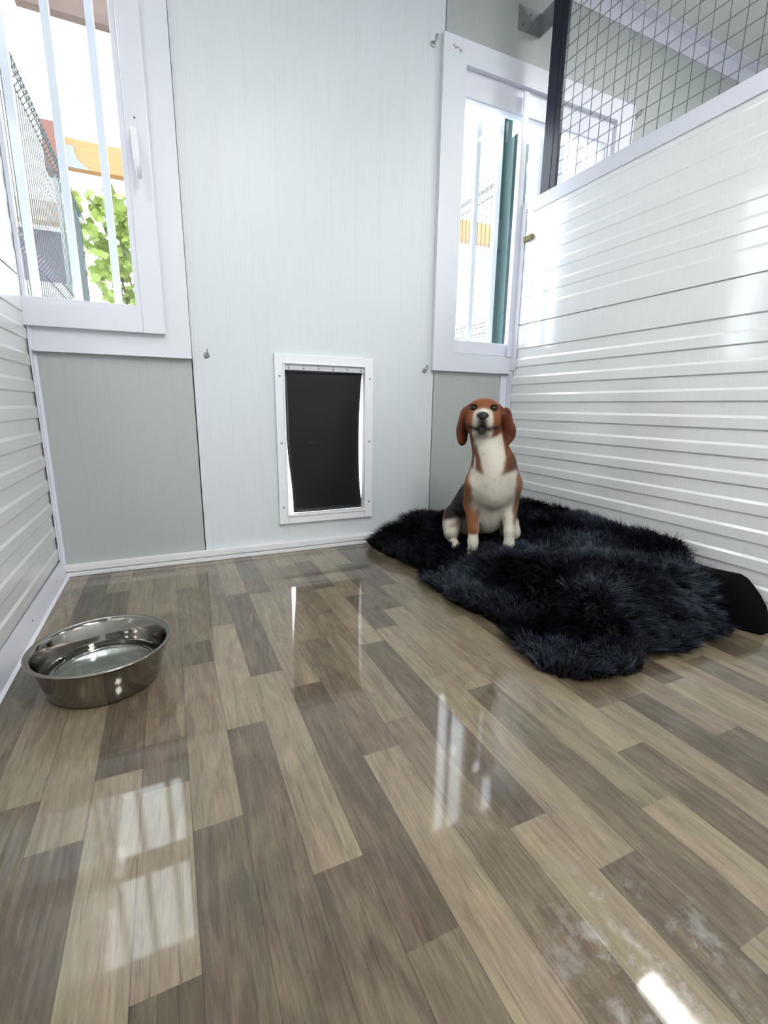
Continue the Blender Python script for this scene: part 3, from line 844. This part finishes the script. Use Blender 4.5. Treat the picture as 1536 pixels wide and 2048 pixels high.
# front legs
for sgn, fo in ((-1, 0.0), (1, .022)):
    cap(W(sgn * .060, -.012, .265), W(sgn * .064, -.045, .185), .042, .034, .03)
    cap(W(sgn * .064, -.045, .185), W(sgn * .064, -.008 + fo, .100), .031, .0195, .02)
    cap(W(sgn * .064, -.008 + fo, .100), W(sgn * .063, .000 + fo, .055), .0195, .0180, .012)
    cap(W(sgn * .063, .000 + fo, .055), W(sgn * .062, .006 + fo, .022), .0180, .0195, .012)
    ell(W(sgn * .062, .016 + fo, .017), (.022, .027, .015), AB, .012)
    for q in (-.0145, -.005, .005, .0145):
        cap(W(sgn * .062 + q, .022 + fo, .014), W(sgn * .062 + q * 1.12, .042 + fo - abs(q) * .35, .0095), .0085, .0072, .004)
# neck
nb = W(0, -.035, .345); nt_ = EYE - Fh * .065 - Uh * .055
cap(nb, nt_, .070, .052, .04)
cap(W(0, .012, .315), EYE - Fh * .02 - Uh * .098, .050, .034, .035)
# skull
ell(Hd(0, -.044, -.008), (.054, .060, .046), AH, .02)
ell(Hd(0, -.022, .012), (.044, .040, .024), AH, .02)
ell(Hd(0, -.020, -.030), (.056, .048, .046), AH, .02)
for sgn in (-1, 1):
    ell(Hd(sgn * .036, -.005, -.050), (.024, .034, .036), AH, .02)     # cheeks
    ell(Hd(sgn * .027, .000, .0125), (.020, .016, .010), AH, .010)     # brow
# muzzle and flews
ell(Hd(0, .028, -.034), (.024, .046, .026), AH, .016)
ell(Hd(0, .052, -.043), (.0205, .030, .0205), AH, .012)
for sgn in (-1, 1):
    ell(Hd(sgn * .0140, .040, -.060), (.0150, .036, .024), AH, .010)
    ell(Hd(sgn * .019, .012, -.075), (.0135, .028, .020), AH, .012)
ell(Hd(0, .026, -.086), (.019, .034, .013), AH, .008)                   # lower jaw
ell(Hd(0, -.01, -.090), (.032, .035, .022), AH, .02)
# mouth line, middle groove
for sgn in (-1, 1):
    cap(Hd(sgn * .004, .070, -.070), Hd(sgn * .028, .022, -.087), .0020, .0026, .004, sub=True)
    ell(Hd(sgn * .0335, .0100, -.0010), (.0105, .012, .0085), AH, .006, sub=True)
# ears: thin hanging flaps
for sgn in (-1, 1):
    cap(Hd(sgn * .050, -.040, .012), Hd(sgn * .064, -.036, -.012), .011, .010, .012)
    out_ = .0 if sgn < 0 else .016
    ax1 = Rh * (.50 if sgn < 0 else -.85) * sgn * -1 * (1 if sgn < 0 else -1) * -1 + Fh * .85; ax1 /= np.linalg.norm(ax1)
    up = np.array([0, 0, 1.0]); dn = up - ax1 * (up @ ax1); dn /= np.linalg.norm(dn); nn = np.cross(ax1, dn)
    base_ = Hd(sgn * .066, -.034, -.004)
    ell(base_ + np.array([0, 0, -.030]) + Rh * sgn * (.002 + out_ * .6), (.0095, .030, .046), (nn, ax1, dn), .008)
    ell(base_ + np.array([0, 0, -.068]) + Rh * sgn * (.006 + out_), (.0095, .036, .040), (nn, ax1, dn), .008)
    ell(base_ + np.array([0, 0, -.098]) + Rh * sgn * (.004 + out_ * .5), (.0110, .026, .026), (nn, ax1, dn), .008)

def surface_nets(D, lo, h):
    ins = D < 0
    nx, ny, nz = D.shape
    cs = [(i, j, k) for i in (0, 1) for j in (0, 1) for k in (0, 1)]
    acc = np.zeros((nx - 1, ny - 1, nz - 1), np.int8)
    for i, j, k in cs: acc += ins[i:nx - 1 + i, j:ny - 1 + j, k:nz - 1 + k]
    act = (acc > 0) & (acc < 8)
    I = np.argwhere(act); idm = -np.ones(act.shape, np.int64); idm[act] = np.arange(len(I))
    pos = np.zeros((len(I), 3)); cnt = np.zeros(len(I))
    edges = [(a, b) for a in cs for b in cs if sum(abs(a[q] - b[q]) for q in range(3)) == 1 and a < b]
    for a, b in edges:
        da = D[I[:, 0] + a[0], I[:, 1] + a[1], I[:, 2] + a[2]]; db = D[I[:, 0] + b[0], I[:, 1] + b[1], I[:, 2] + b[2]]
        cr = (da < 0) != (db < 0)
        t = np.where(cr, da / np.where(cr, da - db, 1), 0)
        p = np.array(a)[None] + t[:, None] * (np.array(b) - np.array(a))[None]
        pos[cr] += p[cr]; cnt[cr] += 1
    V = (I + pos / cnt[:, None]) * h + lo
    Q = []
    for ax in range(3):
        o1, o2 = [(1, 2), (2, 0), (0, 1)][ax]
        sl0 = [slice(None)] * 3; sl1 = [slice(None)] * 3
        sl0[ax] = slice(0, -1); sl1[ax] = slice(1, None)
        a = ins[tuple(sl0)]; b = ins[tuple(sl1)]
        ch = np.argwhere(a != b)
        ok = (ch[:, o1] > 0) & (ch[:, o2] > 0) & (ch[:, o1] < D.shape[o1] - 1) & (ch[:, o2] < D.shape[o2] - 1)
        ch = ch[ok]; flip = a[ch[:, 0], ch[:, 1], ch[:, 2]]
        def g(d1, d2):
            q = ch.copy(); q[:, o1] -= d1; q[:, o2] -= d2; return idm[q[:, 0], q[:, 1], q[:, 2]]
        q = np.stack([g(1, 1), g(0, 1), g(0, 0), g(1, 0)], 1)
        q[~flip] = q[~flip][:, ::-1]
        Q.append(q)
    return V, np.concatenate(Q)
V, Q = surface_nets(D, lo, RES)
# light relaxing of the grid steps
for _ in range(2):
    s = np.zeros_like(V); c = np.zeros(len(V))
    for i in range(4):
        for j in (1, 3):
            np.add.at(s, Q[:, i], V[Q[:, (i + j) % 4]]); np.add.at(c, Q[:, i], 1)
    V = V + .45 * (s / c[:, None] - V)

# coat colours in the dog's own coordinates
def vnoise(P, s, seed=0):
    return (np.sin(P[:, 0] * s + seed) * np.sin(P[:, 1] * s * 1.13 + 1.7 * seed + 2 * np.sin(P[:, 2] * s * .37)) + np.sin(P[:, 2] * s * .91 + seed * 2.3 + 1.5 * np.sin(P[:, 0] * s * .53))) * .5
q = V - G; br_, bf_, bz_ = q @ Rb, q @ Fb, q[:, 2]
q = V - EYE; hr_, hf_, hu_ = q @ Rh, q @ Fh, q @ Uh
n1 = vnoise(V, 60, 1) * .006; n2_ = vnoise(V, 140, 3) * .003; nz_ = n1 + n2_
white = np.array([.60, .57, .49]); tan = np.array([.215, .075, .024]); red = np.array([.125, .038, .018]); blk = np.array([.010, .008, .008]); choc = np.array([.060, .022, .014]); grey = np.array([.30, .27, .24])
C = np.tile(white, (len(V), 1))
def blend(mask, col):
    global C
    mask = np.clip(mask, 0, 1)[:, None]; C = C * (1 - mask) + col * mask
def soft(d, w=.004): return 1 / (1 + np.exp(-np.clip(d / w, -30, 30)))
CH = W(0, -.03, .30)
# body: back black saddle, tan flanks, white chest and legs
back = soft(-(bf_ + .088 + nz_ * 1.5 - .35 * np.clip(bz_ - .2, 0, .2)), .003) * soft(bz_ - .085 + nz_, .004)
blend(back, blk)
rump = soft(-(bf_ + .15)) * soft(.125 - bz_ + nz_, .004) * soft(np.abs(br_) - .03)
blend(rump, tan)
thighw = soft(-(bf_ + .05)) * soft(.088 - bz_ + .4 * (bf_ + .17) + nz_, .003)
blend(thighw, white)
# dog's right side (left in the photo): tan shoulder and foreleg down to the wrist
side = soft(-((V - CH) @ Rh + .068 + nz_ * .8 + .12 * (bz_ - .20)), .003) * soft(bf_ + .095) * soft(bz_ - .0) * soft(.375 - bz_)
blend(side * soft(bz_ - .155, .006), tan)
leg = soft(-(br_ + .036)) * soft(bz_ - .083 + nz_ * .5, .002) * soft(.175 - bz_, .006) * soft(bf_ + .095)
blend(leg * soft(-(br_ + .044 + .0 * nz_), .003), tan)
sideR = soft((V - CH) @ Rh - .079 + nz_ * .6, .002) * soft(bf_ + .095) * soft(.36 - bz_, .006) * soft(bz_ - .12, .008) * .9
blend(sideR, tan * .8)
# neck: white bib in front, brown nape and a patch each side of the throat
lat = (V - CH) @ Rh; dep = (V - (EYE - Fh * .085)) @ Fh; za = V[:, 2]
neck = soft(za - .405, .005)
nape = neck * np.maximum(soft(np.abs(lat + .012) - .060 + nz_ * .5, .002), soft(-dep - .010, .003)) * soft(.53 - za, .004)
blend(nape, tan * .75)
band_l = soft(-(lat + .046 + .25 * (za - .42) + nz_ * .5), .002) * soft(za - .385 + .45 * (lat + .06), .003) * soft(.475 - za, .006)
band_r = soft(lat - .034 - .12 * (za - .42) - nz_ * .9, .003) * soft(za - .385 + .35 * (lat - .06) * -1 + nz_ * .6, .004) * soft(.50 - za, .012)
blend(band_l, tan * .75)
blend(band_r, tan * .55)
blend(band_r * .7 * soft(.425 - za + nz_, .005) * soft(lat - .05, .004), choc)
streak = np.exp(-(((lat + .066) / .004) ** 2)) * soft(.43 - za, .004) * soft(za - .38)
blend(streak * .9, white)
# belly between the legs a little grey
blend(.45 * soft(.175 - bz_, .02) * soft(.045 - np.abs(br_), .006) * soft(-(bf_ + .0), .01), grey)
blend(.30 * np.clip(vnoise(V, 45, 5), 0, 1) * soft(bf_ + .03) * soft(.30 - bz_), grey)
blend(.22 * np.clip(vnoise(V, 190, 9) - .5, 0, 1) * 2, choc)
# head
zt = (V[:, 2] - EYE[2])
headm = soft((hf_ * .55 + hu_) + .098 + .12 * np.clip(-hf_ - .03, 0, .05), .002) * soft(bz_ - .40, .004)
jaw = soft(.034 - np.abs(hr_) + nz_ * .2, .0015) * soft(hf_ - .012, .003)
blend(headm, tan)
blend(headm * .55 * soft(hu_ - .004, .006) * soft(-(hf_ + .015), .008), tan * .8)
blend(headm * .5 * soft(-hu_ - .03, .01) * soft(np.abs(hr_) - .040), red)
blaze = soft(.0085 + .55 * np.clip(hf_ - .012, 0, .08) - np.abs(hr_) + nz_ * .3, .0015) * soft(hf_ + .002 , .003) * soft(hu_ + .045)
muz = soft(.0335 - np.abs(hr_) - .25 * np.clip(hu_ + .030, 0, .1) + nz_ * .2, .0015) * soft(hf_ - .014 + nz_ * .3, .0025) * soft(-(hu_ + .012 - .35 * (hf_ - .02)), .003)
blend(blaze * .0 + headm * muz, white * 1.05)
under = soft(-(hu_ + .072), .003) * soft(.030 - np.abs(hr_), .003) * headm
blend(under, white * .7)
# dark lips, black hair below the nose
lip = np.exp(-(((hu_ + .0775 + .30 * (hf_ - .045)) / .0085) ** 2)) * soft(hf_ - .005, .004) * soft(np.abs(hr_) - .001)
blend(lip * headm * .93, blk * 1.4)
blend(np.exp(-((hr_ / .0195) ** 4)) * soft(-(hu_ + .046), .003) * soft(hf_ - .040, .004) * headm * .97, blk * 1.5)
for sgn in (-1, 1):
    de = np.sqrt(((hr_ - sgn * .0335) / 1.25) ** 2 + hu_ ** 2 * 1.4 + (hf_ - .006) ** 2 * .5)
    blend(soft(.0135 - de, .0012) * headm, blk * 1.5)
# ears
ear = soft(np.abs(hr_) - .0605 - .22 * np.clip(-hu_ - .075, 0, .08) + .25 * np.clip(hu_ + .02, -.02, .06), .001) * soft(bz_ - .375, .002)
blend(ear, red * 1.15)
blend(ear * .35 * np.clip(vnoise(V, 70, 8), 0, 1), blk)

me = bpy.data.meshes.new('dog')
me.from_pydata(V.tolist(), [], Q.tolist()); me.update()
me.polygons.foreach_set('use_smooth', np.ones(len(me.polygons), bool))
ca = me.color_attributes.new('coat', 'FLOAT_COLOR', 'POINT')
ca.data.foreach_set('color', np.concatenate([C, np.ones((len(C), 1))], 1).astype(np.float32).ravel())
m, nt, b, out = new_mat('short_dog_coat')
at = nt.nodes.new('ShaderNodeAttribute'); at.attribute_name = 'coat'; nt.links.new(at.outputs['Color'], b.inputs['Base Color'])
b.inputs['Roughness'].default_value = .6; b.inputs['Specular IOR Level'].default_value = .25
tc = nt.nodes.new('ShaderNodeTexCoord'); mp = nt.nodes.new('ShaderNodeMapping'); mp.inputs['Scale'].default_value = (420, 420, 110)
nt.links.new(tc.outputs['Object'], mp.inputs[0])
nz = nt.nodes.new('ShaderNodeTexNoise'); nz.inputs['Scale'].default_value = 1; nt.links.new(mp.outputs[0], nz.inputs['Vector'])
bp = nt.nodes.new('ShaderNodeBump'); bp.inputs['Strength'].default_value = .5; bp.inputs['Distance'].default_value = .0012
nt.links.new(nz.outputs[0], bp.inputs['Height']); nt.links.new(bp.outputs[0], b.inputs['Normal'])
me.materials.append(m)
dog = bpy.data.objects.new('dog', me); COL.objects.link(dog)
tag(dog, 'tan, white and black beagle sitting on the fur rug looking up at the camera', 'dog')
M_eye = simple('wet_dark_eye', (.008, .004, .003), .10)
M_nose = simple('moist_black_nose', (.008, .008, .010), .30, bump=.5, vscale=(700, 700, 700))
def sphere_bm(c, rad, axes, seg=20):
    bm = bmesh.new(); bmesh.ops.create_uvsphere(bm, u_segments=seg, v_segments=seg // 2, radius=1)
    for v in bm.verts:
        p = np.asarray(c) + sum(v.co[i] * rad[i] * np.asarray(axes[i]) for i in range(3)); v.co = Vector(p)
    return bm
for sgn in (-1, 1):
    obj('eye', sphere_bm(Hd(sgn * .0325, .0060, -.0010), (.0108, .0105, .0098), AH), M_eye, dog, smooth=True)
bm = sphere_bm(Hd(0, .0770, -.0400), (.0205, .0115, .0140), AH, 24)
for v in bm.verts:
    l = np.array(v.co) - Hd(0, .0770, -.0400); r, f, u = l @ Rh, l @ Fh, l @ Uh
    for sgn in (-1, 1):
        dd = math.hypot(r - sgn * .0085, (u + .001) * 1.2)
        if dd < .0052 and f > 0: v.co -= Vector(Fh * .0045 * (1 - dd / .0052))
    if u < 0: v.co -= Vector(Rh * r * .35 * min(1, -u / .011))
obj('nose', bm, M_nose, dog, smooth=True)

# ------------------------------------------------------------------ outside
tag(obj('ground_outside', B((-8, 9, .12, 14, -.12, -.02)), M_ground), kind='structure')
# white security bars outside both windows
def grille(x0, x1, name_label, zb=.80, zt=2.0, y=.10, first=None):
    t = thing('window_grille', name_label, 'window grille', (x0, y, zb))
    x = first
    while x < x1:
        obj('bar', B((x - .0115, x + .0115, y - .0115, y + .0115, zb, zt), bevel=.001), M_pvc, t); x += .118
    obj('rail', B((x0, x1, y + .0116, y + .024, zb + .01, zb + .04)), M_pvc, t)
    obj('rail', B((x0, x1, y + .0116, y + .024, zt - .04, zt - .01)), M_pvc, t)
    for xx in (x0 + .02, x1 - .02): obj('bracket', B((xx - .01, xx + .01, WT + .001, y - .012 + .024, zb + .012, zb + .036)), M_pvc, t)
grille(-.96, .08, 'white upright security bars outside the left window', first=-.945)
grille(1.06, 2.12, 'pale upright security bars outside the right window', first=1.105)
# welded fence panels with folds, running away from the wall
def fold_fence(x, y0, y1, ztop, folds, label, step=.05, dirx=.03):
    t = thing('wire_fence', label, 'fence', (x, y0, 0))
    bm = bmesh.new()
    y = y0
    while y < y1:
        pts = [(x, y, ztop + .03)]
        for zf in folds: pts += [(x, y, zf), (x + dirx, y, zf - .035), (x, y, zf - .07)]
        pts.append((x, y, -.018))
        add_tube(bm, pts, .0028, 5); y += step
    for zf in folds:
        for dz, dx in ((0, -.004), (-.035, dirx - .004), (-.07, -.004)): add_tube(bm, [(x + dx, y0, zf + dz), (x + dx, y1, zf + dz)], .0036, 5)
    obj('wire_panel', bm, M_fwire, t)
    for yy in (y0 + .01, y1): obj('post', B((x - .05, x - .01, yy - .02, yy + .02, -.019, ztop + .02)), M_green, t)
fold_fence(-.50, .5, 2.95, 2.055, (2.05, 1.295, .55), 'dark welded wire fence running away outside the left window')
fold_fence(2.15, .75, 4.2, 2.15, (2.08, 1.20, .45), 'dark welded wire fence outside the right window', dirx=-.03)
gp_ = thing('steel_corner_post', 'dark green steel post standing outside the right window', 'post', (1.565, .14, -.02))
obj('upright', B((1.562, 1.626, .130, .186, -.019, 2.10), bevel=.002), M_green, gp_)
obj('flange', B((1.530, 1.5615, .176, .184, -.019, 2.10)), M_green, gp_)
for z in (1.815, .945):
    bm = bmesh.new(); add_tube(bm, [(1.596, .1298, z), (1.596, .125, z)], .0055, 10); obj('bolt', bm, M_white, gp_)
# pergola: timber beam, post, brace; fascia strip above
pg = thing('timber_pergola', 'orange timber beam on a red-brown post outside behind the fence', 'pergola', (-.62, 3.0, 0))
obj('beam', B((-.575, 6.0, 3.0, 3.09, 2.42, 2.625), bevel=.004), M_beam, pg)
obj('post', B((-.70, -.58, 2.96, 3.12, 2.36, 2.70), bevel=.004), M_redpost, pg)
obj('stanchion', B((-.66, -.63, 3.02, 3.05, -.019, 2.36)), M_galv, pg)
bm = bmesh.new()
v = [bm.verts.new((x, 2.990, z)) for x, z in ((-.57, 2.57), (-.50, 2.57), (-.48, 2.48), (-.40, 2.415), (-.57, 2.415))]
f = bm.faces.new(v); r = bmesh.ops.extrude_face_region(bm, geom=[f]); bmesh.ops.translate(bm, verts=[e for e in r['geom'] if isinstance(e, bmesh.types.BMVert)], vec=(0, .006, 0))
obj('brace_plate', bm, simple('grey_painted_plate', (.16, .17, .19), .5), pg)
tag(obj('eaves_board', B((-1.1, .25, 1.0, 1.05, 2.285, 2.42), bevel=.003), M_fascia), 'weathered brown eaves board at the top of the left window', 'board')
nb = thing('neighbouring_shed', 'dark plum and brown shed far behind the left wire fence', 'shed', (-2.0, 6.0, -.02))
obj('lower_wall', B((-3.65, -.99, 5.95, 8.0, -.019, 2.12)), simple('white_render', (.7, .72, .75), .8), nb)
obj('upper_wall', B((-3.6, -1.02, 6.0, 8.0, 2.121, 2.75)), simple('plum_boards', (.085, .07, .10), .8, var=.3, vscale=(3, 3, 14)), nb)
bm = bmesh.new(); v = [bm.verts.new(q_) for q_ in ((-3.8, 5.7, 2.72), (-.92, 5.7, 2.72), (-.92, 7.0, 3.35), (-3.8, 7.0, 3.35))]
f = bm.faces.new(v); r = bmesh.ops.extrude_face_region(bm, geom=[f]); bmesh.ops.translate(bm, verts=[e for e in r['geom'] if isinstance(e, bmesh.types.BMVert)], vec=(0, 0, .06))
obj('roof', bm, simple('brown_roof_sheet', (.20, .12, .075), .7, var=.3, vscale=(20, 2, 2)), nb)
# grape vine
vine = thing('grape_vine', 'green grape vine growing beyond the fence outside the left window', 'vine', (-.2, 3.4, 0))
bm = bmesh.new()
for k in range(400):
    c = Vector((min(.45, max(-.62, random.gauss(-.20, .26))), 3.35 + random.uniform(-.15, .3), random.triangular(.9, 2.45, 2.2)))
    s = random.uniform(.035, .07)
    a = random.uniform(0, 6.28); tilt = random.uniform(-1.0, 1.0)
    mt = Matrix.Translation(c) @ Matrix.Rotation(random.uniform(-.9, .9), 4, 'Z') @ Matrix.Rotation(tilt, 4, 'X') @ Matrix.Rotation(a, 4, 'Y')
    pts = []
    for j in range(15):
        th = j / 15 * 2 * math.pi
        rr = s * (.62 + .38 * abs(math.cos(2.5 * th)))
        pts.append(bm.verts.new(mt @ Vector((rr * math.sin(th), .008 * math.cos(3 * th), rr * math.cos(th)))))
    cc = bm.verts.new(mt @ Vector((0, .012, 0)))
    for j in range(15): bm.faces.new((pts[j], pts[(j + 1) % 15], cc))
lv = obj('leaves', bm, M_leaf, vine); lv['kind'] = 'stuff'
bm = bmesh.new()
for k in range(6):
    x = random.uniform(-.33, .15); pts = [(x + .06 * math.sin(i * 1.3 + k), 3.40 + .04 * math.cos(i + k), -.018 + i * .28) for i in range(8)]
    add_tube(bm, pts, [.018 - .0015 * i for i in range(8)], 6)
obj('stem', bm, M_stem, vine)
